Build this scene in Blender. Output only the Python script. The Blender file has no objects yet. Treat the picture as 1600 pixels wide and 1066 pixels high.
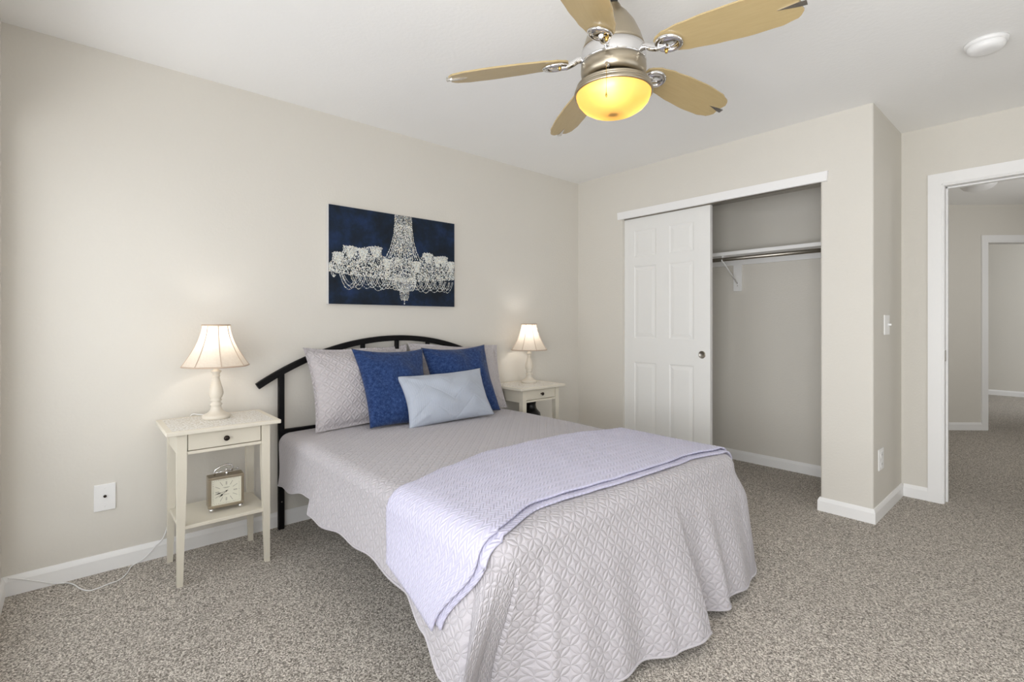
import bpy, bmesh, math, random
from mathutils import Vector, Matrix, noise
random.seed(7)
PI = math.pi
scene = bpy.context.scene
COL = scene.collection

# ------------------------------------------------------------------ camera
cam = bpy.data.cameras.new('camera')
cam_ob = bpy.data.objects.new('camera', cam)
COL.objects.link(cam_ob)
cam.sensor_fit = 'HORIZONTAL'
cam.sensor_width = 36.0
cam.lens = 770.84 / 1600 * 36.0
cam.shift_y = -(533.0 - 504.09) / 1600.0
cam.clip_start = 0.02
cam_ob.location = (2.9995, -3.4611, 1.165)
cam_ob.rotation_euler = (math.radians(90), 0, math.radians(48.56))
scene.camera = cam_ob

# ------------------------------------------------------------------ world, daylight, exposure
w = bpy.data.worlds.new('overcast_sky')
scene.world = w
w.use_nodes = True
w.node_tree.nodes['Background'].inputs['Color'].default_value = (0.80, 0.88, 1.0, 1)
w.node_tree.nodes['Background'].inputs['Strength'].default_value = 0.25

def area_light(name, loc, rot, sx, sy, power, col):
    l = bpy.data.lights.new(name, 'AREA')
    l.shape = 'RECTANGLE'; l.size = sx; l.size_y = sy; l.energy = power; l.color = col
    o = bpy.data.objects.new(name, l); COL.objects.link(o)
    o.location = loc; o.rotation_euler = rot
    return o
# daylight outside the windows: two tall bedroom windows behind the camera, the far room; side, hall and ceiling fills are added
area_light('daylight_bedroom_a', (1.05, -4.16, 1.15), (math.radians(70), 0, 0), 1.7, 1.8, 19, (0.965, 0.985, 1.0))
area_light('daylight_bedroom_b', (3.05, -4.16, 1.15), (math.radians(70), 0, 0), 1.7, 1.8, 62, (0.965, 0.985, 1.0))
area_light('ceiling_fill_a', (1.05, -4.20, 0.95), (math.radians(140), 0, 0), 1.7, 1.0, 10, (1.0, 0.99, 0.98))  # added fill tilted up through the window to brighten the ceiling
area_light('ceiling_fill_b', (3.05, -4.20, 0.95), (math.radians(140), 0, 0), 1.7, 1.0, 50, (1.0, 0.99, 0.98))  # second added upward fill, also for the ceiling
area_light('added_side_fill', (4.15, -1.45, 1.10), (math.radians(90), 0, math.radians(90)), 1.8, 1.4, 11, (0.965, 0.985, 1.0))  # fill light added behind an invented side window
area_light('added_hall_fill', (3.97, 2.6, 1.5), (math.radians(90), 0, math.radians(90)), 1.3, 1.3, 22, (1.0, 0.985, 0.96))  # added light to brighten the hall; its window is invented too
area_light('daylight_far_room', (5.07, 6.3, 1.45), (math.radians(90), 0, math.radians(90)), 1.5, 1.4, 70, (0.93, 0.96, 1.0))

vs = scene.view_settings
vs.view_transform = 'Standard'; vs.look = 'None'; vs.gamma = 1.0; vs.use_curve_mapping = False
vs.exposure = 0.06
try:
    scene.cycles.use_denoising = True
    scene.cycles.max_bounces = 14
    scene.cycles.diffuse_bounces = 8
    scene.cycles.transmission_bounces = 12
    scene.cycles.sample_clamp_indirect = 4.0
except Exception:
    pass

# ------------------------------------------------------------------ materials
def lin(c):
    c = c / 255.0
    return c / 12.92 if c <= 0.04045 else ((c + 0.055) / 1.055) ** 2.4
def rgb(r, g, b): return (lin(r), lin(g), lin(b), 1.0)

class NT:
    """small helper round a material's node tree"""
    def __init__(self, name):
        self.m = bpy.data.materials.new(name); self.m.use_nodes = True
        self.t = self.m.node_tree; self.n = self.t.nodes; self.l = self.t.links
        self.b = self.n['Principled BSDF']; self.out = self.n['Material Output']
    def new(self, typ, **kw):
        nd = self.n.new(typ)
        for k, v in kw.items(): setattr(nd, k, v)
        return nd
    def link(self, a, b): self.l.new(a, b)
    def val(self, sock, v):
        if hasattr(v, 'links') or isinstance(v, bpy.types.NodeSocket): self.l.new(v, sock)
        else: sock.default_value = v
    def math(self, op, a, b=0.0, c=None):
        nd = self.n.new('ShaderNodeMath'); nd.operation = op
        self.val(nd.inputs[0], a); self.val(nd.inputs[1], b)
        if c is not None: self.val(nd.inputs[2], c)
        return nd.outputs[0]
    def vmath(self, op, a, b=None):
        nd = self.n.new('ShaderNodeVectorMath'); nd.operation = op
        self.val(nd.inputs[0], a)
        if b is not None: self.val(nd.inputs[1], b)
        return nd.outputs['Value'] if op in ('DISTANCE', 'LENGTH', 'DOT_PRODUCT') else nd.outputs[0]
    def coord(self, kind='Object'):
        return self.n.new('ShaderNodeTexCoord').outputs[kind]
    def noise(self, vec, scale, detail=2.0, rough=0.5):
        nd = self.n.new('ShaderNodeTexNoise'); nd.inputs['Scale'].default_value = scale
        nd.inputs['Detail'].default_value = detail; nd.inputs['Roughness'].default_value = rough
        self.l.new(vec, nd.inputs['Vector']); return nd.outputs['Fac']
    def ramp(self, fac, stops):
        nd = self.n.new('ShaderNodeValToRGB'); self.l.new(fac, nd.inputs[0])
        e = nd.color_ramp.elements
        while len(e) < len(stops): e.new(0.5)
        for el, (p, c) in zip(e, stops): el.position = p; el.color = c
        return nd.outputs['Color']
    def mix(self, fac, a, b):
        nd = self.n.new('ShaderNodeMix'); nd.data_type = 'RGBA'
        self.val(nd.inputs[0], fac); self.val(nd.inputs[6], a); self.val(nd.inputs[7], b)
        return nd.outputs[2]
    def bump(self, h, strength, dist, normal=None):
        nd = self.n.new('ShaderNodeBump'); nd.inputs['Strength'].default_value = strength
        nd.inputs['Distance'].default_value = dist
        self.l.new(h, nd.inputs['Height'])
        if normal is not None: self.l.new(normal, nd.inputs['Normal'])
        return nd.outputs[0]
    def setnormal(self, nrm): self.l.new(nrm, self.b.inputs['Normal'])
    def set(self, color=None, rough=None, metal=None, spec=None):
        if color is not None: self.val(self.b.inputs['Base Color'], color)
        if rough is not None: self.b.inputs['Roughness'].default_value = rough
        if metal is not None: self.b.inputs['Metallic'].default_value = metal
        if spec is not None: self.b.inputs['Specular IOR Level'].default_value = spec
        return self

def paint(name, c, rough=0.6, bump=0.0, scale=60, var=0.03, spec=0.3):
    k = NT(name); co = k.coord()
    n = k.noise(co, 3.0, 3.0)
    d = tuple(x * (1 - var) for x in c[:3]) + (1,)
    k.set(k.mix(n, d, c), rough, 0, spec)
    if bump:
        k.setnormal(k.bump(k.noise(co, scale, 3.0), bump, 0.004))
    return k.m

def metal(name, c, rough, aniso=0.0):
    k = NT(name); co = k.coord()
    k.set(c, rough, 1.0)
    n = k.noise(co, 40.0, 2.0)
    mr = k.new('ShaderNodeMapRange'); k.link(n, mr.inputs[0])
    mr.inputs[3].default_value = rough * 0.85; mr.inputs[4].default_value = rough * 1.15
    k.link(mr.outputs[0], k.b.inputs['Roughness'])
    return k.m

M = {}
M['wall'] = paint('greige_wall_paint', rgb(218, 214.5, 207), 0.75, 0.25, 70, 0.02, 0.2)
M['ceiling'] = paint('white_ceiling_paint', rgb(243, 243, 242), 0.85, 0.25, 55, 0.02, 0.2)
M['trim'] = paint('white_trim_paint', rgb(240, 240, 240), 0.4, 0, var=0.01, spec=0.4)
M['door'] = paint('white_door_paint', rgb(233, 233, 231), 0.45, 0.05, 150, 0.01, 0.4)
M['plate'] = paint('white_plastic', rgb(238, 238, 238), 0.35, 0, var=0.01, spec=0.5)
M['cream'] = paint('cream_furniture_paint', rgb(217, 211, 196), 0.45, 0.05, 90, 0.03, 0.4)
M['lampwhite'] = paint('antique_white_lamp_paint', rgb(216, 209, 196), 0.4, 0.08, 120, 0.06, 0.4)
M['black'] = paint('black_powder_coat', rgb(7, 6, 8), 0.55, 0.05, 300, 0.1, 0.2)
M['dark'] = paint('black_ceramic', rgb(14, 14, 14), 0.35, 0.1, 80, 0.2, 0.5)
M['knob'] = metal('dark_bronze', rgb(60, 54, 50), 0.4)
M['chrome'] = metal('polished_chrome', rgb(225, 224, 224), 0.07)
M['nickel'] = metal('brushed_nickel', rgb(178, 168, 150), 0.33)
M['steel'] = metal('satin_steel', rgb(165, 160, 152), 0.3)
M['brass'] = metal('brass', rgb(200, 165, 90), 0.25)
M['gap'] = paint('shadow_gap_grey', rgb(60, 58, 54), 0.8)
M['canvas'] = paint('primed_canvas', rgb(212, 212, 210), 0.8, 0.1, 400, 0.02)
M['mattress'] = paint('mattress_ticking', rgb(190, 188, 184), 0.9, 0.1, 200)

def carpet():
    k = NT('speckled_cut_pile_carpet'); co = k.coord()
    wob = k.new('ShaderNodeTexNoise'); wob.inputs['Scale'].default_value = 160; k.link(co, wob.inputs['Vector'])
    wv = k.vmath('ADD', co, k.vmath('SCALE', wob.outputs['Color']))
    for l in list(k.t.links):
        if l.to_node.type == 'VECT_MATH' and l.to_node.operation == 'SCALE': l.to_node.inputs['Scale'].default_value = 0.006
    v = k.new('ShaderNodeTexVoronoi'); v.inputs['Scale'].default_value = 250; k.link(wv, v.inputs['Vector'])
    sp = k.new('ShaderNodeSeparateXYZ'); k.link(v.outputs['Color'], sp.inputs[0])
    g = k.noise(co, 110.0, 2.0, 0.6)
    tuft = k.math('MULTIPLY_ADD', g, 0.45, k.math('MULTIPLY', sp.outputs[0], 0.55))
    c = k.ramp(tuft, [(0.17, rgb(62, 56, 50)), (0.36, rgb(136, 129, 120)), (0.58, rgb(194, 186, 176)), (0.80, rgb(246, 240, 230))])
    big = k.noise(co, 1.6, 3.0, 0.6)
    k.set(k.mix(k.math('MULTIPLY', big, 0.25), c, rgb(138, 129, 119)), 0.95, 0, 0.05)
    k.b.inputs['Sheen Weight'].default_value = 0.15
    h = k.math('SUBTRACT', sp.outputs[1], k.math('MULTIPLY', v.outputs['Distance'], 0.9))
    k.setnormal(k.bump(h, 0.6, 0.004))
    return k.m
M['carpet'] = carpet()

def quilt(name, c, cell=0.041, strength=1.0):
    """stitched petal quilting drawn on the cloth's own metric UVs"""
    k = NT(name); uv = k.n.new('ShaderNodeUVMap').outputs[0]
    mp = k.new('ShaderNodeMapping'); mp.inputs['Scale'].default_value = (1 / cell,) * 3
    mp.inputs['Rotation'].default_value = (0, 0, PI / 4)
    k.link(uv, mp.inputs['Vector'])
    fr = k.vmath('FRACTION', mp.outputs[0])
    dm = None
    for ctr in ((0, 0, 0), (1, 0, 0), (0, 1, 0), (1, 1, 0)):
        d = k.math('ABSOLUTE', k.math('SUBTRACT', k.vmath('DISTANCE', fr, ctr), 0.70711))
        dm = d if dm is None else k.math('MINIMUM', dm, d)
    h = k.math('POWER', k.math('MINIMUM', k.math('MULTIPLY', dm, 5.0), 1.0), 0.6)
    weave = k.noise(uv, 900.0, 1.0)
    h2 = k.math('MULTIPLY_ADD', weave, 0.03, h)
    n = k.noise(uv, 5.0, 2.0)
    k.set(k.mix(n, tuple(x * 0.95 for x in c[:3]) + (1,), c), 0.8, 0, 0.2)
    k.b.inputs['Sheen Weight'].default_value = 0.2
    k.setnormal(k.bump(h2, strength, 0.0034))
    return k.m
M['quilt'] = quilt('lilac_grey_quilted_cotton', rgb(185, 181, 186))
M['sham'] = quilt('lilac_grey_quilted_sham', rgb(190, 185, 188), 0.041, 1.0)

def herringbone():
    k = NT('lavender_herringbone_cotton'); uv = k.n.new('ShaderNodeUVMap').outputs[0]
    sp = k.new('ShaderNodeSeparateXYZ'); k.link(uv, sp.inputs[0])
    tri = k.math('PINGPONG', sp.outputs[0], 0.020)
    ph = k.math('MULTIPLY_ADD', tri, 420.0, k.math('MULTIPLY', sp.outputs[1], 330.0))
    h = k.math('MULTIPLY_ADD', k.math('SINE', ph), 0.5, 0.5)
    fine = k.noise(uv, 600.0, 2.0)
    hh = k.math('MULTIPLY_ADD', fine, 0.35, h)
    c = rgb(199, 197, 220)
    k.set(k.mix(h, tuple(x * 0.90 for x in c[:3]) + (1,), c), 0.9, 0, 0.1)
    k.b.inputs['Sheen Weight'].default_value = 0.3
    k.setnormal(k.bump(hh, 0.8, 0.003))
    return k.m
M['throw'] = herringbone()

def denim():
    k = NT('indigo_linen'); uv = k.n.new('ShaderNodeUVMap').outputs[0]
    mp = k.new('ShaderNodeMapping'); mp.inputs['Scale'].default_value = (1, 6, 1); k.link(uv, mp.inputs[0])
    mq = k.new('ShaderNodeMapping'); mq.inputs['Scale'].default_value = (6, 1, 1); k.link(uv, mq.inputs[0])
    a = k.noise(mp.outputs[0], 130.0, 2.0); b = k.noise(mq.outputs[0], 130.0, 2.0)
    mot = k.noise(uv, 55.0, 4.0, 0.7)
    f = k.math('MULTIPLY_ADD', k.math('ADD', a, b), 0.30, k.math('MULTIPLY', mot, 0.40))
    c = k.ramp(f, [(0.38, rgb(17, 33, 70)), (0.5, rgb(33, 56, 102)), (0.62, rgb(72, 96, 142))])
    k.set(c, 0.85, 0, 0.15); k.b.inputs['Sheen Weight'].default_value = 0.15
    k.setnormal(k.bump(f, 0.5, 0.002))
    return k.m
M['blue'] = denim()

def ribbed():
    k = NT('pale_blue_ribbed_knit'); uv = k.n.new('ShaderNodeUVMap').outputs[0]
    sp = k.new('ShaderNodeSeparateXYZ'); k.link(uv, sp.inputs[0])
    tri = k.math('PINGPONG', k.math('ADD', sp.outputs[0], 0.02), 0.16)
    v = k.math('MULTIPLY_ADD', tri, -0.75, sp.outputs[1])       # chevron seam lines
    seam = k.math('MINIMUM', k.math('MULTIPLY', k.math('PINGPONG', v, 0.055), 90.0), 1.0)
    rib = k.math('MULTIPLY_ADD', k.math('SINE', k.math('MULTIPLY', sp.outputs[0], 520.0)), 0.12, 0.5)
    h = k.math('ADD', k.math('MULTIPLY', seam, 0.7), rib)
    c = rgb(176, 183, 196)
    n = k.noise(uv, 7.0, 2.0)
    k.set(k.mix(n, tuple(x * 0.95 for x in c[:3]) + (1,), c), 0.9, 0, 0.1)
    k.b.inputs['Sheen Weight'].default_value = 0.2
    k.setnormal(k.bump(h, 0.8, 0.0035))
    return k.m
M['rib'] = ribbed()

def lace_top():
    k = NT('cream_top_with_lace_pattern'); co = k.coord()
    v = k.new('ShaderNodeTexVoronoi'); v.feature = 'DISTANCE_TO_EDGE'; v.inputs['Scale'].default_value = 75
    k.link(co, v.inputs['Vector'])
    p = k.math('GREATER_THAN', v.outputs['Distance'], 0.10)
    sp = k.new('ShaderNodeSeparateXYZ'); k.link(co, sp.inputs[0])
    # plain painted border, lace field inside it
    inx = k.math('LESS_THAN', k.math('ABSOLUTE', sp.outputs[0]), 0.170)
    iny = k.math('LESS_THAN', k.math('ABSOLUTE', sp.outputs[1]), 0.208)
    fld = k.math('MULTIPLY', inx, iny)
    lace = k.mix(p, rgb(200, 195, 184), rgb(228, 227, 224))
    k.set(k.mix(fld, rgb(219, 213, 199), lace), 0.5, 0, 0.4)
    k.setnormal(k.bump(k.math('MULTIPLY', p, fld), 0.25, 0.001))
    return k.m
M['lacetop'] = lace_top()

def shade_fabric():
    k = NT('ivory_shade_fabric'); co = k.coord()
    n = k.noise(co, 90.0, 2.0)
    c = k.mix(n, rgb(222, 210, 196), rgb(236, 228, 216))
    d = k.new('ShaderNodeBsdfDiffuse'); t = k.new('ShaderNodeBsdfTranslucent'); mx = k.new('ShaderNodeMixShader')
    k.link(c, d.inputs['Color']); k.link(c, t.inputs['Color'])
    mx.inputs[0].default_value = 0.34
    k.link(d.outputs[0], mx.inputs[1]); k.link(t.outputs[0], mx.inputs[2]); k.link(mx.outputs[0], k.out.inputs['Surface'])
    return k.m
M['shade'] = shade_fabric()
M['shadetrim'] = paint('tan_shade_binding', rgb(196, 176, 158), 0.8)

def bowl_glass():
    k = NT('amber_frosted_glass'); co = k.coord()
    n = k.noise(co, 14.0, 2.0)
    c = k.mix(n, rgb(255, 204, 116), rgb(255, 214, 136))
    t = k.new('ShaderNodeBsdfTranslucent'); d = k.new('ShaderNodeBsdfDiffuse'); g = k.new('ShaderNodeBsdfGlossy')
    g.inputs['Roughness'].default_value = 0.25
    m1 = k.new('ShaderNodeMixShader'); m2 = k.new('ShaderNodeMixShader')
    k.link(c, t.inputs['Color']); k.link(c, d.inputs['Color'])
    m1.inputs[0].default_value = 0.6; k.link(d.outputs[0], m1.inputs[1]); k.link(t.outputs[0], m1.inputs[2])
    m2.inputs[0].default_value = 0.05; k.link(m1.outputs[0], m2.inputs[1]); k.link(g.outputs[0], m2.inputs[2])
    k.link(m2.outputs[0], k.out.inputs['Surface'])
    return k.m
M['bowl'] = bowl_glass()

def window_glass():
    k = NT('clear_window_glass'); co = k.coord()
    t = k.new('ShaderNodeBsdfTransparent'); g = k.new('ShaderNodeBsdfGlossy'); g.inputs['Roughness'].default_value = 0.02
    m = k.new('ShaderNodeMixShader'); m.inputs[0].default_value = 0.05
    k.link(t.outputs[0], m.inputs[1]); k.link(g.outputs[0], m.inputs[2]); k.link(m.outputs[0], k.out.inputs['Surface'])
    return k.m
M['pane'] = window_glass()

def bulb_mat(name, c, s):
    k = NT(name); k.set(rgb(250, 245, 235), 0.4)
    k.b.inputs['Emission Color'].default_value = c; k.b.inputs['Emission Strength'].default_value = s
    return k.m
M['bulb'] = bulb_mat('lit_bulb', (1, 0.93, 0.82, 1), 7)
M['bulbwarm'] = bulb_mat('lit_warm_bulb', (1, 0.80, 0.45, 1), 5)

def blade_mat():
    k = NT('light_maple_blade'); co = k.coord()
    mp = k.new('ShaderNodeMapping'); mp.inputs['Scale'].default_value = (2, 60, 60); k.link(co, mp.inputs[0])
    n = k.noise(mp.outputs[0], 2.0, 3.0)
    k.set(k.mix(n, rgb(172, 152, 110), rgb(184, 164, 122)), 0.25, 0, 0.5)
    return k.m
M['blade'] = blade_mat()

def navy():
    k = NT('navy_brushed_acrylic'); co = k.coord()
    n = k.noise(co, 7.0, 4.0, 0.65); s = k.new('ShaderNodeSeparateXYZ'); k.link(co, s.inputs[0])
    c = k.ramp(n, [(0.35, rgb(10, 19, 29)), (0.52, rgb(14, 31, 51)), (0.70, rgb(24, 46, 82))])
    k.set(c, 0.6, 0, 0.3); k.setnormal(k.bump(k.noise(co, 120.0, 2.0), 0.2, 0.002))
    return k.m
M['navy'] = navy()
M['dabw'] = paint('white_paint_dabs', rgb(226, 230, 228), 0.7)
M['dabc'] = paint('cream_paint_dabs', rgb(222, 217, 202), 0.7)
M['dabg'] = paint('grey_paint_dabs', rgb(168, 176, 180), 0.7)
M['dial'] = paint('ivory_clock_dial', rgb(222, 220, 204), 0.6)
M['ink'] = paint('dark_dial_ink', rgb(48, 46, 42), 0.6)
M['inkfaint'] = paint('faint_dial_ink', rgb(132, 130, 120), 0.6)

# ------------------------------------------------------------------ mesh helpers
class MB:
    def __init__(self):
        self.bm = bmesh.new(); self.mi = 0; self.uvl = self.bm.loops.layers.uv.new('UVMap')
    def box(self, a, b, bev=0.0, seg=2, mat=0):
        x0, y0, z0 = a; x1, y1, z1 = b
        r = bmesh.ops.create_cube(self.bm, size=1.0)
        vs_ = r['verts']
        for v in vs_:
            v.co = Vector((x0 + (v.co.x + .5) * (x1 - x0), y0 + (v.co.y + .5) * (y1 - y0), z0 + (v.co.z + .5) * (z1 - z0)))
        fs = list({f for v in vs_ for f in v.link_faces})
        for f in fs: f.material_index = mat
        if bev > 0:
            es = list({e for v in vs_ for e in v.link_edges})
            bmesh.ops.bevel(self.bm, geom=es, offset=bev, segments=seg, profile=0.5, affect='EDGES', clamp_overlap=True)
        return self
    def prism(self, pts, z0, z1, mat=0, axis='z'):
        """polygon pts extruded; axis tells which coordinate the extrusion runs along"""
        def P(p, h):
            if axis == 'z': return (p[0], p[1], h)
            if axis == 'y': return (p[0], h, p[1])
            return (h, p[0], p[1])
        lo = [self.bm.verts.new(P(p, z0)) for p in pts]; hi = [self.bm.verts.new(P(p, z1)) for p in pts]
        n = len(pts); fs = []
        fs.append(self.bm.faces.new(lo)); fs.append(self.bm.faces.new(hi))
        for i in range(n): fs.append(self.bm.faces.new((lo[i], lo[(i + 1) % n], hi[(i + 1) % n], hi[i])))
        for f in fs: f.material_index = mat
        return self
    def lathe(self, prof, seg=32, c=(0, 0, 0), mat=0, cap=True):
        rings = []
        for r, z in prof:
            if r < 1e-5: rings.append([self.bm.verts.new((c[0], c[1], c[2] + z))])
            else: rings.append([self.bm.verts.new((c[0] + r * math.cos(2 * PI * i / seg), c[1] + r * math.sin(2 * PI * i / seg), c[2] + z)) for i in range(seg)])
        for A, B in zip(rings, rings[1:]):
            for i in range(seg):
                j = (i + 1) % seg
                if len(A) == 1 and len(B) == 1: continue
                if len(A) == 1: vv = (A[0], B[i], B[j])
                elif len(B) == 1: vv = (A[i], A[j], B[0])
                else: vv = (A[i], A[j], B[j], B[i])
                f = self.bm.faces.new(vv); f.material_index = mat; f.smooth = True
        if cap:
            for R in (rings[0], rings[-1]):
                if len(R) > 1: self.bm.faces.new(R).material_index = mat
        return self
    def tube(self, path, r, seg=10, mat=0, cap=True, up=None, prof=None, closed=False):
        P = [Vector(p) for p in path]; n = len(P)
        rr = r if isinstance(r, (list, tuple)) else [r] * n
        pr = prof or [(math.cos(2 * PI * i / seg), math.sin(2 * PI * i / seg)) for i in range(seg)]
        seg = len(pr); rings = []; last = None
        for i in range(n):
            if closed: t = P[(i + 1) % n] - P[(i - 1) % n]
            else: t = P[min(i + 1, n - 1)] - P[max(i - 1, 0)]
            t.normalize()
            if up is not None: u = Vector(up)
            elif last is None: u = Vector((0, 0, 1)) if abs(t.z) < 0.9 else Vector((1, 0, 0))
            else: u = last
            u = (u - t * u.dot(t)).normalized(); last = u; v = t.cross(u)
            rings.append([self.bm.verts.new(P[i] + (u * a + v * b) * rr[i]) for a, b in pr])
        pairs = list(zip(rings, rings[1:]))
        if closed: pairs.append((rings[-1], rings[0]))
        for A, B in pairs:
            for i in range(seg):
                f = self.bm.faces.new((A[i], A[(i + 1) % seg], B[(i + 1) % seg], B[i])); f.material_index = mat
                f.smooth = prof is None
        if cap and not closed:
            self.bm.faces.new(rings[0]).material_index = mat; self.bm.faces.new(rings[-1]).material_index = mat
        return self
    def sphere(self, c, r, mat=0, sc=(1, 1, 1), u=20, v=12):
        res = bmesh.ops.create_uvsphere(self.bm, u_segments=u, v_segments=v, radius=r)
        for q in res['verts']: q.co = Vector((c[0] + q.co.x * sc[0], c[1] + q.co.y * sc[1], c[2] + q.co.z * sc[2]))
        for f in {f for q in res['verts'] for f in q.link_faces}: f.material_index = mat; f.smooth = True
        return self
    def grid(self, fn, nu, nv, uvfn=None, mat=0):
        V = [[self.bm.verts.new(fn(i / nu, j / nv)) for j in range(nv + 1)] for i in range(nu + 1)]
        for i in range(nu):
            for j in range(nv):
                f = self.bm.faces.new((V[i][j], V[i + 1][j], V[i + 1][j + 1], V[i][j + 1])); f.smooth = True; f.material_index = mat
                if uvfn:
                    for l, (a, b) in zip(f.loops, ((i, j), (i + 1, j), (i + 1, j + 1), (i, j + 1))):
                        l[self.uvl].uv = uvfn(a / nu, b / nv)
        return V
    def build(self, name, mats, parent=None, loc=None, smooth=None, weld=None):
        if weld: bmesh.ops.remove_doubles(self.bm, verts=self.bm.verts, dist=weld)
        bmesh.ops.recalc_face_normals(self.bm, faces=self.bm.faces)
        me = bpy.data.meshes.new(name); self.bm.to_mesh(me); self.bm.free()
        for m in (mats if isinstance(mats, (list, tuple)) else [mats]): me.materials.append(m)
        o = bpy.data.objects.new(name, me); COL.objects.link(o)
        if parent is not None: o.parent = parent
        if loc is not None: o.location = loc
        if smooth: me.polygons.foreach_set('use_smooth', [True] * len(me.polygons))
        return o

def thing(name, label, cat, loc=(0, 0, 0), rz=0.0, group=None):
    o = bpy.data.objects.new(name, None); COL.objects.link(o)
    o.empty_display_size = 0.05; o.location = loc; o.rotation_euler = (0, 0, rz)
    return tag(o, label, cat, group)
def tag(o, label, cat, group=None):
    o['label'] = label; o['category'] = cat
    if group: o['group'] = group
    return o
def struct(o, label=None, cat=None):
    o['kind'] = 'structure'
    if label: o['label'] = label
    if cat: o['category'] = cat
    return o
def copy_tree(o, parent=None):
    c = o.copy(); COL.objects.link(c)
    if parent is not None: c.parent = parent
    for ch in list(o.children): copy_tree(ch, c)
    return c

def sstep(a, b, x):
    t = min(1.0, max(0.0, (x - a) / (b - a))); return t * t * (3 - 2 * t)
def lerp(a, b, t): return a + (b - a) * t
def interp(tab, x):
    if x <= tab[0][0]: return tab[0][1]
    for (x0, y0), (x1, y1) in zip(tab, tab[1:]):
        if x <= x1:
            t = (x - x0) / (x1 - x0); t = t * t * (3 - 2 * t); return y0 + (y1 - y0) * t
    return tab[-1][1]

# ------------------------------------------------------------------ the setting
H = 2.44; X1 = 2.2422; Y2 = 0.7148; XR = 4.00; YF = -3.70; YC = 0.745
ang = math.radians(47); AD = Vector((math.cos(ang), math.sin(ang), 0)); AN = Vector((math.sin(ang), -math.cos(ang), 0)); A0 = Vector((2.10, 3.60, 0))
def ap(s, d): p = A0 + AD * s - AN * d; return (p.x, p.y)      # along / behind the angled hall wall

struct(MB().box((-0.2, -3.9, -0.12), (5.2, 7.8, 0.0)).build('floor', M['carpet']), 'speckled grey brown carpet over the bedroom and hall floor', 'floor')
struct(MB().box((-0.2, -3.9, H), (5.2, 7.8, H + 0.1)).build('ceiling', M['ceiling']), 'flat off white ceiling above the bed', 'ceiling')
struct(MB().box((-0.1, -3.8, 0), (0, 0.85, H)).build('wall_left', M['wall']), 'plain greige wall behind the bed headboard', 'wall')
m = MB()
m.box((0, 0, 0), (0.493, 0.1, H)); m.box((0.493, 0, 2.04), (1.9825, 0.1, H))
struct(m.build('wall_back', M['wall']), 'greige wall with the closet opening', 'wall')
r = 0.012
def arc(cx, cy, a0, a1, n=5): return [(cx + r * math.cos(lerp(a0, a1, i / n)), cy + r * math.sin(lerp(a0, a1, i / n))) for i in range(n + 1)]
pts = arc(1.971 + r, r, PI, 1.5 * PI) + arc(X1 - r, r, 1.5 * PI, 2 * PI) + [(X1, Y2), (X1 - 0.112, Y2), (X1 - 0.112, 0.1), (1.971, 0.1)]
struct(MB().prism(pts, 0, H).build('wall_return', M['wall']), 'greige wall end between the closet opening and the entry door', 'wall')
m = MB()
m.box((X1 - 0.112, Y2, 0), (2.445, Y2 + 0.115, H)); m.box((2.445, Y2, 2.055), (3.25, Y2 + 0.115, H)); m.box((3.25, Y2, 0), (XR + 0.1, Y2 + 0.115, H))
struct(m.build('wall_entry', M['wall']), 'greige wall around the entry doorway', 'wall')
m = MB(); ry0, ry1, rz0, rz1 = -2.35, -0.55, 0.40, 1.80
m.box((XR, -3.8, 0), (XR + 0.1, ry0, H)); m.box((XR, ry1, 0), (XR + 0.1, Y2, H)); m.box((XR, ry0, 0), (XR + 0.1, ry1, rz0)); m.box((XR, ry0, rz1), (XR + 0.1, ry1, H))
struct(m.build('wall_right', M['wall']), 'greige wall on the camera side of the room', 'wall')
m = MB(); wz0, wz1 = 0.20, 1.95; wxs = [(0.20, 1.90), (2.20, 3.90)]
m.box((0, YF - 0.1, 0), (wxs[0][0], YF, H)); m.box((wxs[0][1], YF - 0.1, 0), (wxs[1][0], YF, H)); m.box((wxs[1][1], YF - 0.1, 0), (XR, YF, H))
for a, b in wxs: m.box((a, YF - 0.1, 0), (b, YF, wz0)); m.box((a, YF - 0.1, wz1), (b, YF, H))
struct(m.build('wall_front', M['wall']), 'greige wall holding the bedroom window', 'wall')
struct(MB().box((0, YC, 0), (X1 - 0.112, YC + 0.1, H)).build('wall_closet', M['wall']), 'greige back wall inside the closet', 'wall')
# hall and the room beyond it
m = MB()
def apoly(s0, s1, z0, z1):
    m.prism([ap(s0, 0), ap(s1, 0), ap(s1, 0.115), ap(s0, 0.115)], z0, z1)
dS0, dS1 = 0.452, 1.215
apoly(-1.0, dS0, 0, H); apoly(dS0, dS1, 2.045, H); apoly(dS1, 2.66, 0, H)
struct(m.build('wall_hall', M['wall']), 'angled greige hall wall with a second doorway', 'wall')
struct(MB().box((1.32, YC + 0.1, 0), (1.42, 2.95, H)).build('wall_hall_left', M['wall']), 'greige wall on the closet side of the hall', 'wall')
m = MB(); hy0, hy1, hz0, hz1 = 2.0, 3.2, 0.9, 2.1
m.box((3.80, Y2 + 0.115, 0), (3.9, hy0, H)); m.box((3.80, hy1, 0), (3.9, 5.6, H)); m.box((3.80, hy0, 0), (3.9, hy1, hz0)); m.box((3.80, hy0, hz1), (3.9, hy1, H))
struct(m.build('wall_hall_right', M['wall']), 'greige hall wall holding the added hall window', 'wall')
struct(MB().box((0.3, 7.6, 0), (5.1, 7.7, H)).build('wall_far', M['wall']), 'greige wall of the room beyond the hall', 'wall')
struct(MB().box((0.3, 2.9, 0), (0.4, 7.6, H)).build('wall_far_left', M['wall']), 'greige left wall of the far room', 'wall')
struct(MB().box((0.3, 2.85, 0), (1.42, 2.95, H)).build('wall_far_front', M['wall']), 'greige wall joining the hall and the far room', 'wall')
m = MB(); fy0, fy1 = 5.6, 7.0
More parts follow.
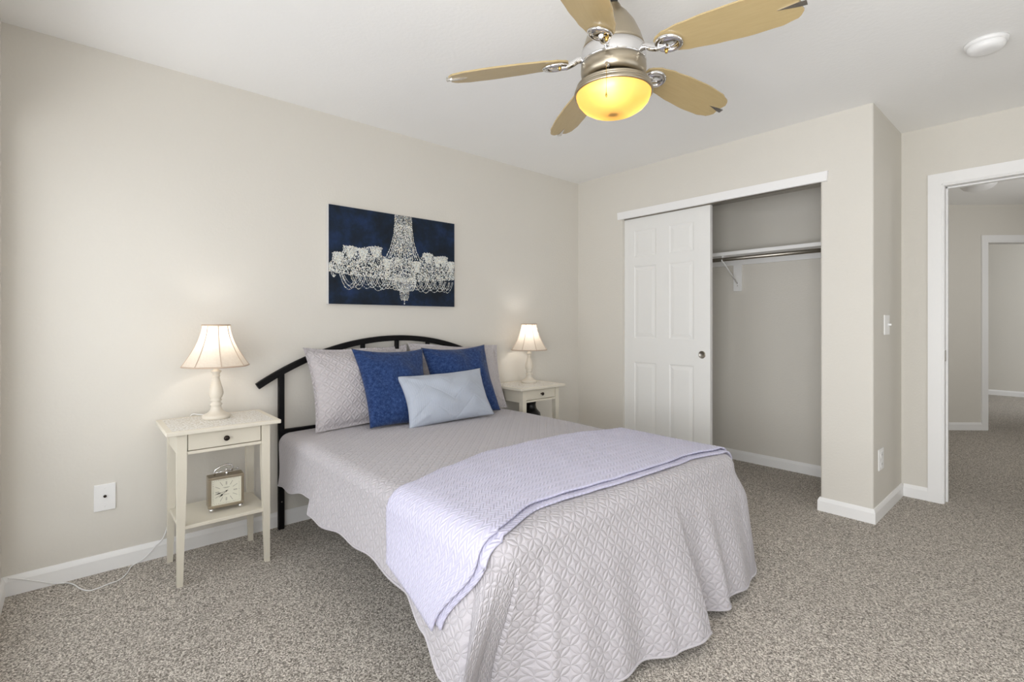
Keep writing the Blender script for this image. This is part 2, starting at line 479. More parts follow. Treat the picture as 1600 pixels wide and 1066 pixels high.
m.box((5.0, 4.5, 0), (5.1, fy0, H)); m.box((5.0, fy1, 0), (5.1, 7.6, H)); m.box((5.0, fy0, 0), (5.1, fy1, 0.8)); m.box((5.0, fy0, 2.1), (5.1, fy1, H))
struct(m.build('wall_far_right', M['wall']), 'greige wall holding the far room window', 'wall')
struct(MB().box((3.9, 5.4, 0), (5.0, 5.5, H)).build('wall_far_side', M['wall']), 'greige side wall of the far room', 'wall')

def window(name, axis, p, a0, a1, z0, z1, label):
    """frame, sash bars and panes in the plane axis = p"""
    def bx(mb, u0, u1, d0, d1, q0, q1):
        if axis == 'y': mb.box((u0, p + d0, q0), (u1, p + d1, q1), 0.004)
        else: mb.box((p + d0, u0, q0), (p + d1, u1, q1), 0.004)
    f = MB()
    bx(f, a0, a1, 0, .05, z0, z0 + .05); bx(f, a0, a1, 0, .05, z1 - .05, z1)
    bx(f, a0, a0 + .05, 0, .05, z0 + .05, z1 - .05); bx(f, a1 - .05, a1, 0, .05, z0 + .05, z1 - .05)
    c = (a0 + a1) / 2; bx(f, c - .025, c + .025, .005, .045, z0 + .05, z1 - .05)
    o = struct(f.build(name, M['trim']), label, 'window')
    g = MB(); bx(g, a0 + .05, c - .025, .022, .026, z0 + .05, z1 - .05); bx(g, c + .025, a1 - .05, .022, .026, z0 + .05, z1 - .05)
    g.build('pane', M['pane'], o)
window('window_1', 'y', YF - 0.085, wxs[0][0], wxs[0][1], wz0, wz1, 'tall white framed bedroom window on the bed side')
window('window_5', 'y', YF - 0.085, wxs[1][0], wxs[1][1], wz0, wz1, 'tall white framed bedroom window on the door side')
window('added_side_window', 'x', XR + 0.035, ry0, ry1, rz0, rz1, 'added white framed side window for fill light')  # unseen window, added to let the side fill in
window('added_hall_window', 'x', 3.83, hy0, hy1, hz0, hz1, 'added white framed window to light the hall')  # unseen window made up as an opening for the hall fill
window('window_3', 'x', 5.03, fy0, fy1, 0.8, 2.1, 'white framed window of the far room')

BH, BT = 0.083, 0.013
def board(mb, p0, p1, n):
    """baseboard with an eased top from p0 to p1, standing out along n (plan normal)"""
    a = Vector((p0[0], p0[1], 0)); b = Vector((p1[0], p1[1], 0)); n = Vector((n[0], n[1], 0)).normalized()
    prof = [(0, 0), (BT, 0), (BT, BH - .022), (BT * .75, BH - .012), (BT * .45, BH - .003), (BT * .35, BH), (0, BH)]
    A = [mb.bm.verts.new(a + n * d + Vector((0, 0, z))) for d, z in prof]; B = [mb.bm.verts.new(b + n * d + Vector((0, 0, z))) for d, z in prof]
    k = len(prof)
    for i in range(k): mb.bm.faces.new((A[i], A[(i + 1) % k], B[(i + 1) % k], B[i]))
    mb.bm.faces.new(A); mb.bm.faces.new(B)
m = MB(); board(m, (0, YF), (0, 0), (1, 0)); struct(m.build('baseboard_left', M['trim']), 'white baseboard under the bed wall', 'baseboard')
m = MB(); board(m, (BT, 0), (0.493, 0), (0, -1)); struct(m.build('baseboard_back', M['trim']), 'white baseboard left of the closet door', 'baseboard')
m = MB(); board(m, (0.0, YF), (XR, YF), (0, 1)); struct(m.build('baseboard_front', M['trim']), 'white baseboard under the bedroom window', 'baseboard')
# wrapped baseboard round the wall end
prof = [(BT, 0), (BT, BH - .022), (BT * .75, BH - .012), (BT * .45, BH - .003), (BT * .3, BH), (-0.004, BH)]
m = MB(); rows = []
for d, z in prof:
    rows.append([m.bm.verts.new((x, y, z)) for x, y in ((1.971 - d, 0.1), (1.971 - d, -d), (X1 + d, -d), (X1 + d, Y2 - d * 0))])
for A, B in zip(rows, rows[1:]):
    for i in range(3): m.bm.faces.new((A[i], A[i + 1], B[i + 1], B[i]))
struct(m.build('baseboard_return', M['trim']), 'white baseboard wrapped around the wall end', 'baseboard')
m = MB(); board(m, (X1 + BT, Y2), (2.382, Y2), (0, -1)); struct(m.build('baseboard_entry', M['trim']), 'short white baseboard beside the entry doorway', 'baseboard')
m = MB(); board(m, (0, YC), (X1 - 0.112, YC), (0, -1)); struct(m.build('baseboard_closet', M['trim']), 'white baseboard inside the closet', 'baseboard')
m = MB(); board(m, (XR, YF), (XR, Y2), (-1, 0)); struct(m.build('baseboard_right', M['trim']), 'white baseboard under the added side window wall', 'baseboard')
m = MB(); board(m, ap(-1.0, 0), ap(dS0 - .068, 0), AN); struct(m.build('baseboard_hall', M['trim']), 'white baseboard on the angled hall wall', 'baseboard')
m = MB(); board(m, (0.4, 7.6), (5.0, 7.6), (0, -1)); struct(m.build('baseboard_far', M['trim']), 'white baseboard of the far room', 'baseboard')

# closet header board
m = MB(); m.prism([(0.455, 2.034), (2.010, 2.034), (2.016, 2.094), (0.451, 2.094)], -0.022, 0.0, axis='y')
struct(m.build('trim_1', M['trim']), 'white header board over the closet opening', 'trim')
# entry door casing and jamb
def casing_frame(mb, mapf, x0, x1, zt, wd, th):
    """flat casing with a stepped inner bead; mapf(x, d, z): d is the distance out of the wall"""
    def bx(a, b, d0, d1, z0, z1):
        c = [mapf(x, d, z) for x in (a, b) for d in (d0, d1) for z in (z0, z1)]
        V = [mb.bm.verts.new(q) for q in c]
        for f in ((0, 1, 3, 2), (4, 6, 7, 5), (0, 4, 5, 1), (2, 3, 7, 6), (0, 2, 6, 4), (1, 5, 7, 3)): mb.bm.faces.new([V[i] for i in f])
    for (a, b) in ((x0 - wd, x0 - .012), (x1 + .012, x1 + wd)):
        bx(a, b, 0, th, 0, zt + wd)
    bx(x0 - .012, x0 - .006, 0, th * .65, 0, zt); bx(x1 + .006, x1 + .012, 0, th * .65, 0, zt)
    bx(x0 - .012, x1 + .012, 0, th, zt + .012, zt + wd); bx(x0 - .006, x1 + .006, 0, th * .65, zt + .006, zt + .012)
m = MB(); casing_frame(m, lambda x, d, z: (x, Y2 - d, z), 2.463, 3.225, 2.043, 0.081, 0.016)
struct(m.build('trim_2', M['trim']), 'white casing around the entry doorway', 'trim')
m = MB()
m.box((2.445, Y2 - .002, 0), (2.463, Y2 + .117, 2.043), .002); m.box((3.225, Y2 - .002, 0), (3.25, Y2 + .117, 2.043), .002); m.box((2.445, Y2 - .002, 2.043), (3.25, Y2 + .117, 2.061), .002)
m.box((2.463, Y2 + .055, 0), (2.473, Y2 + .09, 2.043), .002); m.box((2.463, Y2 + .055, 2.033), (3.225, Y2 + .09, 2.043), .002)
jm = struct(m.build('door_2', M['trim']), 'white jamb of the entry doorway', 'door frame')
m = MB(); m.box((2.463, Y2 + .012, 0.915), (2.4655, Y2 + .050, 0.985), .001); m.build('strike_plate', M['steel'], jm)
m = MB(); casing_frame(m, lambda x, d, z: (ap(x, -d)[0], ap(x, -d)[1], z), dS0, dS1, 2.032, 0.076, 0.014)
struct(m.build('trim_3', M['trim']), 'white casing around the doorway beyond the hall', 'trim')
m = MB(); m.prism([ap(dS0 - .014, -.002), ap(dS0, -.002), ap(dS0, .117), ap(dS0 - .014, .117)], 0, 2.045); m.prism([ap(dS1, -.002), ap(dS1 + .014, -.002), ap(dS1 + .014, .117), ap(dS1, .117)], 0, 2.045)
m.prism([ap(dS0, -.002), ap(dS1, -.002), ap(dS1, .117), ap(dS0, .117)], 2.030, 2.046)
struct(m.build('door_3', M['trim']), 'white jamb of the doorway beyond the hall', 'door frame')

# six panel sliding closet door
def panel_door(x0, x1, yf, z0, z1, cols, rows, th=0.034):
    m = MB(); bm = m.bm
    xs = [x0]; zs = [z0]
    for a, b in cols: xs += [a, b]
    xs.append(x1)
    for a, b in rows: zs += [a, b]
    zs.append(z1)
    for i in range(len(xs) - 1):
        for j in range(len(zs) - 1):
            a, b, c, d = xs[i], xs[i + 1], zs[j], zs[j + 1]
            if i % 2 and j % 2:
                steps = [(0, 0), (.009, .0042), (.018, .0042), (.040, .0008)]
                rings = [[bm.verts.new(p) for p in ((a + e, yf + dd, c + e), (b - e, yf + dd, c + e), (b - e, yf + dd, d - e), (a + e, yf + dd, d - e))] for e, dd in steps]
                for A, B in zip(rings, rings[1:]):
                    for k in range(4): bm.faces.new((A[k], A[(k + 1) % 4], B[(k + 1) % 4], B[k]))
                bm.faces.new(rings[-1])
            else:
                bm.faces.new([bm.verts.new(p) for p in ((a, yf, c), (b, yf, c), (b, yf, d), (a, yf, d))])
    # back and edges
    for q in (((x0, yf, z0), (x1, yf, z0), (x1, yf + th, z0), (x0, yf + th, z0)), ((x0, yf, z1), (x1, yf, z1), (x1, yf + th, z1), (x0, yf + th, z1)),
              ((x0, yf, z0), (x0, yf, z1), (x0, yf + th, z1), (x0, yf + th, z0)), ((x1, yf, z0), (x1, yf, z1), (x1, yf + th, z1), (x1, yf + th, z0)),
              ((x0, yf + th, z0), (x1, yf + th, z0), (x1, yf + th, z1), (x0, yf + th, z1))):
        bm.faces.new([bm.verts.new(p) for p in q])
    return m
d1 = struct(panel_door(0.478, 1.247, 0.028, 0.012, 2.045, [(0.588, 0.795), (0.912, 1.119)], [(0.20, 0.838), (1.036, 1.632), (1.708, 1.930)]).build('door_1', M['door'], weld=1e-5),
            'white six panel sliding closet door', 'sliding door')
m = MB(); m.lathe([(0.0, 0.0005), (0.020, 0.0005), (0.022, 0.0018), (0.024, 0.0024), (0.027, 0.0022), (0.0285, 0.0)], 28, cap=False)
p = m.build('finger_pull', M['steel'], d1); p.rotation_euler = (math.radians(90), 0, 0); p.location = (1.183, 0.0275, 0.925)
m = MB(); m.box((0.493, 0.02, 2.03), (1.971, 0.095, 2.04)); struct(m.build('trim_4', M['steel']), 'metal sliding track under the closet header', 'trim')

# closet fittings
o = MB().box((0.0, 0.44, 1.702), (X1 - .112, YC, 1.731), .003).build('closet_shelf', M['trim'])
tag(o, 'white shelf board running across the closet', 'shelf')
m = MB(); m.box((0.0, 0.727, 1.650), (X1 - .112, YC, 1.702), .002); m.build('cleat', M['trim'], o)
m = MB(); m.tube([(0.0, .465, 1.674), (X1 - .112, .465, 1.674)], .0155, 14); o = tag(m.build('closet_rod', M['steel']), 'metal hanging rod under the closet shelf', 'closet rod')
br = thing('shelf_bracket', 'white bracket holding the closet shelf and rod', 'bracket', (1.134, YC, 1.43))
m = MB(); m.box((-.034, -.018, 0), (.034, 0, .225), .002); m.build('back_plate', M['trim'], br)
m = MB(); m.box((-.008, -.29, .262), (.008, -.018, .272), .002); m.tube([(0, -.018, .065), (0, -.275, .225), (0, -.285, .262)], .0055, 8)
m.tube([(0, -.28 + .020 * math.cos(a), .244 + .020 * math.sin(a)) for a in [PI + i * PI / 8 for i in range(9)]], .0045, 8)
m.build('brace', M['trim'], br)
m = MB(); m.lathe([(0, .0), (.004, 0), (.003, .002), (0, .0025)], 10, cap=False); sc = m.build('screw', M['steel'], br); sc.rotation_euler = (math.radians(90), 0, 0); sc.location = (0.0, -.018, .045)

# ------------------------------------------------------------------ wall plates
def plate(name, label, cat, w_, h_):
    o = MB().box((0, -w_ / 2, -h_ / 2), (.007, w_ / 2, h_ / 2), .003, 3).build(name, M['plate']); return tag(o, label, cat)
o = plate('wall_jack', 'white wall jack plate with dark centre socket, left of the nightstand', 'wall jack', .080, .124); o.location = (0, -3.361, .346)
m = MB(); m.lathe([(0, 0), (.006, 0), (.006, .006), (.0035, .006), (.0035, .012), (0, .012)], 14, cap=False); q = m.build('socket', M['knob'], o); q.rotation_euler = (0, PI / 2, 0); q.location = (.006, 0, .006)
for zz in (-.042, .042):
    m = MB(); m.lathe([(0, 0), (.003, 0), (.002, .0012), (0, .0014)], 10, cap=False)
    q = m.build('screw', M['plate'], o); q.rotation_euler = (0, PI / 2, 0); q.location = (.0068, 0, zz)
o = plate('light_switch', 'white light switch plate on the wall end by the doorway', 'light switch', .12, .122); o.location = (X1, .297, 1.15)
m = MB(); m.box((.006, .014, -.012), (.009, .026, .012), .001); m.box((.008, .016, -.004), (.024, .024, .008), .0015); m.build('toggle', M['plate'], o)
o = plate('wall_outlet', 'white electrical outlet low on the wall end', 'outlet', .11, .125); o.location = (X1, .156, .345)
for zz in (-.028, .028):
    m = MB(); m.box((.006, -.024, zz - .018), (.0095, .024, zz + .018), .003); q = m.build('receptacle', M['plate'], o)
    for yy in (-.007, .007):
        m = MB(); m.box((.009, yy - .001, zz - .004), (.0099, yy + .001, zz + .006)); m.build('slot', M['ink'], q)

# ------------------------------------------------------------------ smoke detector, hall ceiling light
sd = thing('smoke_detector', 'round white smoke detector on the ceiling', 'smoke detector', (2.745, -.365, H))
MB().lathe([(0, 0), (.076, 0), (.077, -.006), (.074, -.016), (.066, -.018)], 40, cap=False).build('base', M['plate'], sd)
MB().lathe([(.066, -.018), (.067, -.022), (.064, -.034), (.05, -.044), (.03, -.046), (0, -.047)], 40, cap=False).build('cover', M['plate'], sd)
hl = thing('hall_ceiling_light', 'white domed flush light on the hall ceiling', 'ceiling light', (2.45, 2.60, H))
MB().lathe([(0, 0), (.14, 0), (.14, -.022), (.128, -.028)], 40, cap=False).build('base', M['plate'], hl)
MB().lathe([(.128, -.026), (.125, -.045), (.10, -.075), (.06, -.092), (0, -.098)], 40, cap=False).build('glass_dome', M['plate'], hl)

# ------------------------------------------------------------------ painting
pt = thing('canvas_painting', 'navy blue canvas painting of a white crystal chandelier', 'painting', (0, -1.861, 1.580))
PW, PH, PD = 0.922, 0.607, 0.034
m = MB(); m.box((0.002, -PW / 2, -PH / 2), (PD, PW / 2, PH / 2), .002); m.build('canvas', M['canvas'], pt)
m = MB(); m.box((PD, -PW / 2 + .002, -PH / 2 + .002), (PD + .0008, PW / 2 - .002, PH / 2 - .002)); m.build('painted_ground', M['navy'], pt)
rng = random.Random(3); m = MB(); xf = PD + 0.0012
def dab(u, v, r_, mat, asp=1.0, rot=0.0, n=6):
    if not (0.004 < u < 0.996 and 0.004 < v < 0.996): return
    cy_, cz = (u - .5) * PW, (.5 - v) * PH
    xx = xf + rng.random() * .0008
    vs_ = []
    for i in range(n):
        a = 2 * PI * i / n; p, q = r_ * math.cos(a) * asp, r_ * math.sin(a)
        y = cy_ + p * math.cos(rot) - q * math.sin(rot); z = cz + p * math.sin(rot) + q * math.cos(rot)
        y = max(-PW / 2 + .003, min(PW / 2 - .003, y)); z = max(-PH / 2 + .003, min(PH / 2 - .003, z))
        vs_.append(m.bm.verts.new((xx, y, z)))
    m.bm.faces.new(vs_).material_index = mat
def pick(): t = rng.random(); return 0 if t < .5 else (1 if t < .82 else 2)
def strand(P, r0=.0032, gap=1.0, jitter=.0006):
    """beads along a polyline given in (u, v)"""
    for (a, b), (c, d) in zip(P, P[1:]):
        L = math.hypot((c - a) * PW, (d - b) * PH); k = max(1, int(L / (r0 * 2 * gap)))
        for i in range(k):
            t = i / k
            dab(a + (c - a) * t + rng.gauss(0, jitter) / PW, b + (d - b) * t + rng.gauss(0, jitter) / PH, r0 * rng.uniform(.75, 1.15), pick())
def hang(u0, v0, u1, v1, sag, n=14): return [(lerp(u0, u1, i / n), lerp(v0, v1, i / n) + sag * 4 * (i / n) * (1 - i / n)) for i in range(n + 1)]
# the tent of bead strings: narrow at the top edge, flaring to the ring
for k in range(15):
    f = k / 14 * 2 - 1
    strand([(0.548 + f * .066, 0.005), (0.548 + f * .069, .12), (0.548 + f * .083, .27), (0.548 + f * .105, .38), (0.548 + f * .142, .49)], .0036 if abs(f) > .1 else .0026, 1.02, .001)
for k in range(900):
    v = rng.uniform(.10, .5); hw = interp([(0, .062), (.27, .075), (.38, .092), (.5, .12)], v)
    if rng.random() < .8: dab(.548 + rng.uniform(-hw, hw), v, rng.uniform(.0018, .0038), pick(), 1.0, 0)
# crowded tier of cups and prisms
top = [(0.0, .60), (.02, .57), (.035, .47), (.09, .475), (.10, .40), (.20, .415), (.30, .38), (.37, .39), (.38, .47), (.44, .50), (.50, .48), (.60, .48), (.67, .50), (.70, .44), (.72, .39), (.79, .40), (.81, .42), (.92, .41), (.935, .465), (.99, .46), (1.0, .50)]
def topv(u):
    for (a, b), (c, d) in zip(top, top[1:]):
        if u <= c: return lerp(b, d, (u - a) / (c - a + 1e-9))
    return top[-1][1]
for k in range(5600):
    u = rng.random(); t0 = topv(u); lo = .70 + .03 * math.exp(-((u - .55) / .2) ** 2) - .03 * (abs(u - .5) * 2) ** 6
    v = lerp(t0, lo, rng.random() ** 0.95)
    if rng.random() < .5: dab(u, v, rng.uniform(.002, .0045), pick(), rng.uniform(.5, 1), rng.uniform(0, PI))
    else: dab(u, v, rng.uniform(.003, .0055), pick(), .45, rng.gauss(0, .15))
# candle cups with scalloped rims
for cu, cv, s in [(.065, .475, .9), (.15, .40, 1.05), (.24, .415, .85), (.335, .378, 1.1), (.42, .50, .8), (.66, .50, .8), (.755, .39, 1.0), (.84, .42, .85), (.895, .41, .9), (.965, .465, .8)]:
    wv = .043 * s
    for i in range(13):
        f = i / 12 * 2 - 1
        strand([(cu + f * wv, cv + .012 * f * f + .006 * math.sin(i * 2.1)), (cu + f * wv * .62, cv + .06), (cu + f * wv * .3, cv + .12)], .0030, .9, .0004)
    strand([(cu - wv, cv + .012), (cu, cv + .002), (cu + wv, cv + .012)], .0028, .8)
# swags under the tier
for (a, b, s) in [(.075, .20, .15), (.09, .235, .13), (.15, .26, .14), (.20, .33, .13), (.25, .36, .12), (.28, .42, .15), (.33, .45, .13), (.37, .47, .12), (.40, .5, .12),
                  (.60, .72, .12), (.63, .76, .14), (.67, .80, .15), (.72, .83, .12), (.74, .88, .14), (.80, .92, .13), (.85, .955, .13), (.87, .985, .14), (.02, .05, .03)]:
    strand(hang(a, .69, b, .70, s), .0032, .95); strand(hang(a + .012, .69, b - .01, .70, s * .72), .0026, 1.0)
for k in range(17):
    f = k / 16 * 2 - 1
    strand([(.557 + f * .10, .70), (.557 + f * .088, .80 + .02 * math.cos(k * 1.7)), (.557 + f * .07, .86 - .03 * abs(f))], .0030, .95)
for k in range(7):
    f = k / 6 * 2 - 1
    strand([(.557 + f * .036, .80), (.557 + f * .033, .90), (.557 + f * .02, .945)], .0032, .9)
strand([(.557, .90), (.557, .965)], .0036, .8); dab(.557, .975, .006, 0, .8)
for k in range(160): dab(rng.uniform(.46, .65), rng.uniform(.68, .80), rng.uniform(.002, .004), pick())
m.build('chandelier_image', [M['dabw'], M['dabc'], M['dabg']], pt)

# ------------------------------------------------------------------ nightstands
def nightstand(label, loc, rz):
    """origin on the floor at the centre of the footprint; front faces +x"""
    t = thing('nightstand', label, 'nightstand', loc, rz, 'nightstands beside the bed')
    D2, W2 = .1925, .2325
    m = MB(); m.box((-D2, -W2, -.009), (D2, W2, .009), .003); m.build('tabletop', M['lacetop'], t, (0, 0, .681))
    lx, ly, LW = .1625, .1895, .038
    for sx in (-1, 1):
        for sy in (-1, 1):
            m = MB(); x, y = sx * lx, sy * ly
            sec = [(0.0, .022), (.46, .036), (.672, .038)]; rows = []
            for z, wd in sec:
                xi, yi = x - sx * wd, y - sy * wd
                rows.append([m.bm.verts.new(p) for p in ((x, y, z), (xi, y, z), (xi, yi, z), (x, yi, z))])
            for A, B in zip(rows, rows[1:]):
                for i in range(4): m.bm.faces.new((A[i], A[(i + 1) % 4], B[(i + 1) % 4], B[i]))
            m.bm.faces.new(rows[0]); m.bm.faces.new(rows[-1])
            m.build('leg', M['cream'], t)
    for sy in (-1, 1):
        m = MB(); m.box((-lx + LW, sy * (ly - .004) - (.016 if sy > 0 else 0), .578), (lx - LW, sy * (ly - .004) + (.016 if sy < 0 else 0), .672), .001); m.build('side_apron', M['cream'], t)
    m = MB(); m.box((-lx + .004, -ly + LW, .578), (-lx + .02, ly - LW, .672), .001); m.build('back_apron', M['cream'], t)
    m = MB(); m.box((lx - .022, -ly + LW, .578), (lx - .003, ly - LW, .592), .001); m.build('front_rail', M['cream'], t)
    m = MB(); m.box((lx - .028, -ly + LW, .592), (lx - .022, ly - LW, .672)); m.build('drawer_recess', M['gap'], t)
    m = MB(); m.box((lx - .021, -ly + LW + .003, .5955), (lx - .003, ly - LW - .003, .669), .0015); dr = m.build('drawer', M['cream'], t)
    m = MB(); m.lathe([(0, 0), (.006, 0), (.005, .010), (.010, .013), (.0125, .018), (.011, .023), (.006, .026), (0, .0265)], 20, cap=False)
    kn = m.build('knob', M['knob'], dr); kn.rotation_euler = (0, PI / 2, 0); kn.location = (lx - .003, 0, .632)
    m = MB(); m.box((-lx + .006, -ly + .008, .247), (lx - .004, ly - .008, .263), .002); m.build('shelf', M['cream'], t)
    return t
ns1 = nightstand('cream nightstand with a silver clock on its shelf, in front of the plain wall', (.2475, -2.9415, 0), 0)
ns2 = nightstand('cream nightstand in the room corner, half hidden behind the bed', (.212, -.850, 0), 0)

# ------------------------------------------------------------------ table lamps
def lamp(label, loc, seam0):
    t = thing('table_lamp', label, 'lamp', loc, 0, 'lit table lamps on the nightstands')
    base = [(0, 0), (.060, 0), (.062, .004), (.062, .014), (.059, .018), (.050, .022), (.036, .030), (.027, .040), (.023, .052), (.021, .062), (.027, .066), (.027, .071), (.021, .076), (.019, .084),
            (.025, .088), (.025, .092), (.021, .096), (.026, .104), (.031, .116), (.032, .128), (.029, .146), (.023, .166), (.018, .186), (.015, .204), (.0175, .207), (.0175, .212), (.014, .215),
            (.018, .224), (.023, .230), (.0235, .235), (.014, .239), (.012, .248), (.011, .262), (0, .262)]
    MB().lathe(base, 36, cap=False).build('turned_base', M['lampwhite'], t)
    # bell shade, eight gores
    def prof(k): return lerp(.060, .147, k ** 1.6)
    zt, zb = .462, .260
    m = MB(); NS = 64
    for rr in (0,):
        rows = []
        for i in range(19):
            k = i / 18; row = []
            for j in range(NS):
                a = seam0 + 2 * PI * j / NS; g = (j % 8) / 8.0
                sc_ = 1 - .045 * (1 - (2 * g - 1) ** 2) * 1.0 * k
                R = prof(k) * sc_
                row.append(m.bm.verts.new((R * math.cos(a), R * math.sin(a), lerp(zt, zb, k))))
            rows.append(row)
        for A, B in zip(rows, rows[1:]):
            for j in range(NS):
                f = m.bm.faces.new((A[j], A[(j + 1) % NS], B[(j + 1) % NS], B[j])); f.smooth = True
    sh = m.build('lamp_shade', M['shade'], t)
    m = MB()
    for s in range(8):
        a = seam0 + s * PI / 4
        m.tube([(prof(i / 16) * 1.004 * math.cos(a), prof(i / 16) * 1.004 * math.sin(a), lerp(zt, zb, i / 16)) for i in range(17)], .0020, 6)
    m.build('seam_piping', M['shadetrim'], sh)
    for k, rr in ((0.0, .0038), (1.0, .0036)):
        P = []; m = MB()
        for j in range(NS):
            a = seam0 + 2 * PI * j / NS; g = (j % 8) / 8.0
            R = prof(k) * (1 - .045 * (1 - (2 * g - 1) ** 2) * k)
            P.append((R * math.cos(a), R * math.sin(a), lerp(zt, zb, k)))
        m.tube(P, rr, 6, closed=True); m.build('rim_binding', M['shadetrim'], sh)
    m = MB(); m.tube([(0, 0, .255), (0, 0, .30)], .012, 12); 
    for s in range(3):
        a = s * 2 * PI / 3; m.tube([(.012 * math.cos(a), .012 * math.sin(a), .446), (.058 * math.cos(a), .058 * math.sin(a), .459)], .0015, 6)
    m.tube([(.012, 0, .292), (.036, 0, .33), (.036, 0, .41), (.012, 0, .446), (0, 0, .446)], .0016, 6); m.tube([(-.012, 0, .292), (-.036, 0, .33), (-.036, 0, .41), (-.012, 0, .446), (0, 0, .446)], .0016, 6)
    m.build('harp', M['brass'], t)
    m = MB(); m.lathe([(.010, .295), (.013, .305), (.024, .332), (.026, .350), (.022, .367), (.010, .379), (0, .381)], 24, cap=False); bb = m.build('bulb', M['bulb'], t)
    l = bpy.data.lights.new('lamp_glow', 'POINT'); l.energy = LAMP_W; l.color = (1.0, .95, .89); l.shadow_soft_size = .018
    lo = bpy.data.objects.new('lamp_glow', l); COL.objects.link(lo); lo.parent = t; lo.location = (0, 0, .402)
    return t
LAMP_W = 1.1
l1 = lamp('lit white lamp with bell shade on the nightstand holding the clock', (.185, -2.940, .690), math.radians(-2))
l2 = lamp('lit white lamp with bell shade on the corner nightstand', (.158, -.772, .690), math.radians(-20))
# cord of the near lamp: down behind the table, along the carpet to the window wall
def smooth(P, n=8):
    P = [Vector(p) for p in P]; out = []
    for i in range(len(P) - 1):
        p0, p1, p2, p3 = P[max(i - 1, 0)], P[i], P[i + 1], P[min(i + 2, len(P) - 1)]
        for k in range(n):
            t = k / n
            out.append(0.5 * ((2 * p1) + (p2 - p0) * t + (2 * p0 - 5 * p1 + 4 * p2 - p3) * t * t + (3 * p1 - p0 - 3 * p2 + p3) * t ** 3))
    out.append(P[-1]); return out
L0 = Vector((.185, -2.945, .690))
cord = [(.128, -2.97, .697), (.06, -3.00, .6965), (.032, -3.03, .69), (.026, -3.06, .60), (.026, -3.10, .30), (.024, -3.135, .12), (.024, -3.178, .062), (.026, -3.225, .018), (.040, -3.268, .005), (.10, -3.288, .004), (.158, -3.318, .004), (.175, -3.364, .004), (.190, -3.418, .004), (.150, -3.45, .004), (.085, -3.472, .004), (.040, -3.497, .004), (.022, -3.54, .010), (.018, -3.60, .040), (.017, -3.65, .066), (.017, -3.684, .080)]
m = MB(); m.tube([p - L0 for p in smooth(cord)], .0026, 6); m.build('power_cord', M['plate'], l1)

# ------------------------------------------------------------------ clock on the shelf
ck = thing('mantel_clock', 'square silver clock with ivory dial on the nightstand shelf', 'clock', (.318, -2.921, .263), math.radians(-3))
CW, CH, CD, CZ = .150, .146, .072, .020
m = MB()
# case as a front frame + body
m.box((-CD, -CW / 2, CZ), (-.006, CW / 2, CZ + CH), .003)
fr_ = .012
m.box((-.006, -CW / 2, CZ), (0, CW / 2, CZ + fr_), .0015); m.box((-.006, -CW / 2, CZ + CH - fr_), (0, CW / 2, CZ + CH), .0015)
m.box((-.006, -CW / 2, CZ + fr_), (0, -CW / 2 + fr_, CZ + CH - fr_), .0015); m.box((-.006, CW / 2 - fr_, CZ + fr_), (0, CW / 2, CZ + CH - fr_), .0015)
m.build('case', M['nickel'], ck)
dw, dh = CW - 2 * fr_, CH - 2 * fr_; cz = CZ + CH / 2
m = MB(); m.box((-.006, -dw / 2, CZ + fr_), (-.0045, dw / 2, CZ + CH - fr_)); dl = m.build('dial', M['dial'], ck)
m = MB(); mf = MB()
def stroke(mb, y0, z0, y1, z1, wd, x=-.0043):
    d = Vector((0, y1 - y0, z1 - z0)); n = Vector((0, -d.z, d.y)).normalized() * wd / 2
    a, b = Vector((x, y0, cz + z0)), Vector((x, y1, cz + z1))
    mb.bm.faces.new([mb.bm.verts.new(q) for q in (a + n, b + n, b - n, a - n)])
for h in range(12):
    a = PI / 2 - h * PI / 6; c, s = math.cos(a), math.sin(a)
    k = .046 / max(abs(c), abs(s)); k0 = .027 / max(abs(c), abs(s)) if h % 3 else .030
    k = min(k, .053)
    for off in ((-.0018, .0018) if h % 3 == 0 else (0,)):
        stroke(mf, c * k0 - s * off, s * k0 + c * off, c * k - s * off, s * k + c * off, .0016)
for i in range(60):
    a = PI / 2 - i * PI / 30; c, s = math.cos(a), math.sin(a); k = .056 / max(abs(c), abs(s))
    stroke(m, c * (k - .003), s * (k - .003), c * k, s * k, .0016 if i % 5 == 0 else .0009)
stroke(mf, -.014, .018, .014, .018, .0015); stroke(mf, -.009, .0145, .009, .0145, .0012); stroke(mf, -.012, -.016, .012, -.016, .0012)
m.build('minute_track', M['ink'], dl); mf.build('hour_marks', M['inkfaint'], dl)
def hand(name, ang_, L, tail, wd):
    mb = MB(); d = Vector((0, math.sin(ang_), math.cos(ang_))); n = Vector((0, d.z, -d.y))
    pr_ = [(-tail, .0006), (L * .45, .0007), (L * .62, wd), (L * .85, .0012), (L, .0003)]
    lo = [mb.bm.verts.new(Vector((-.0034, 0, cz)) + d * t_ + n * w_) for t_, w_ in pr_]; hi = [mb.bm.verts.new(Vector((-.0034, 0, cz)) + d * t_ - n * w_) for t_, w_ in pr_]
    for i in range(len(pr_) - 1): mb.bm.faces.new((lo[i], lo[i + 1], hi[i + 1], hi[i]))
    mb.build(name, M['ink'], dl)
hand('minute_hand', math.radians(-102), .050, .008, .0028); hand('hour_hand', math.radians(-129), .040, .008, .0042)
m = MB(); m.lathe([(0, 0), (.003, 0), (.003, .0015), (0, .002)], 12, cap=False); q = m.build('hand_hub', M['ink'], dl); q.rotation_euler = (0, PI / 2, 0); q.location = (-.0036, 0, cz)
for sx in (-.010, -CD + .010):
    for sy in (-1, 1):
        m = MB(); m.sphere((sx, sy * (CW / 2 - .014), .0105), .0105); m.build('foot', M['chrome'], ck)
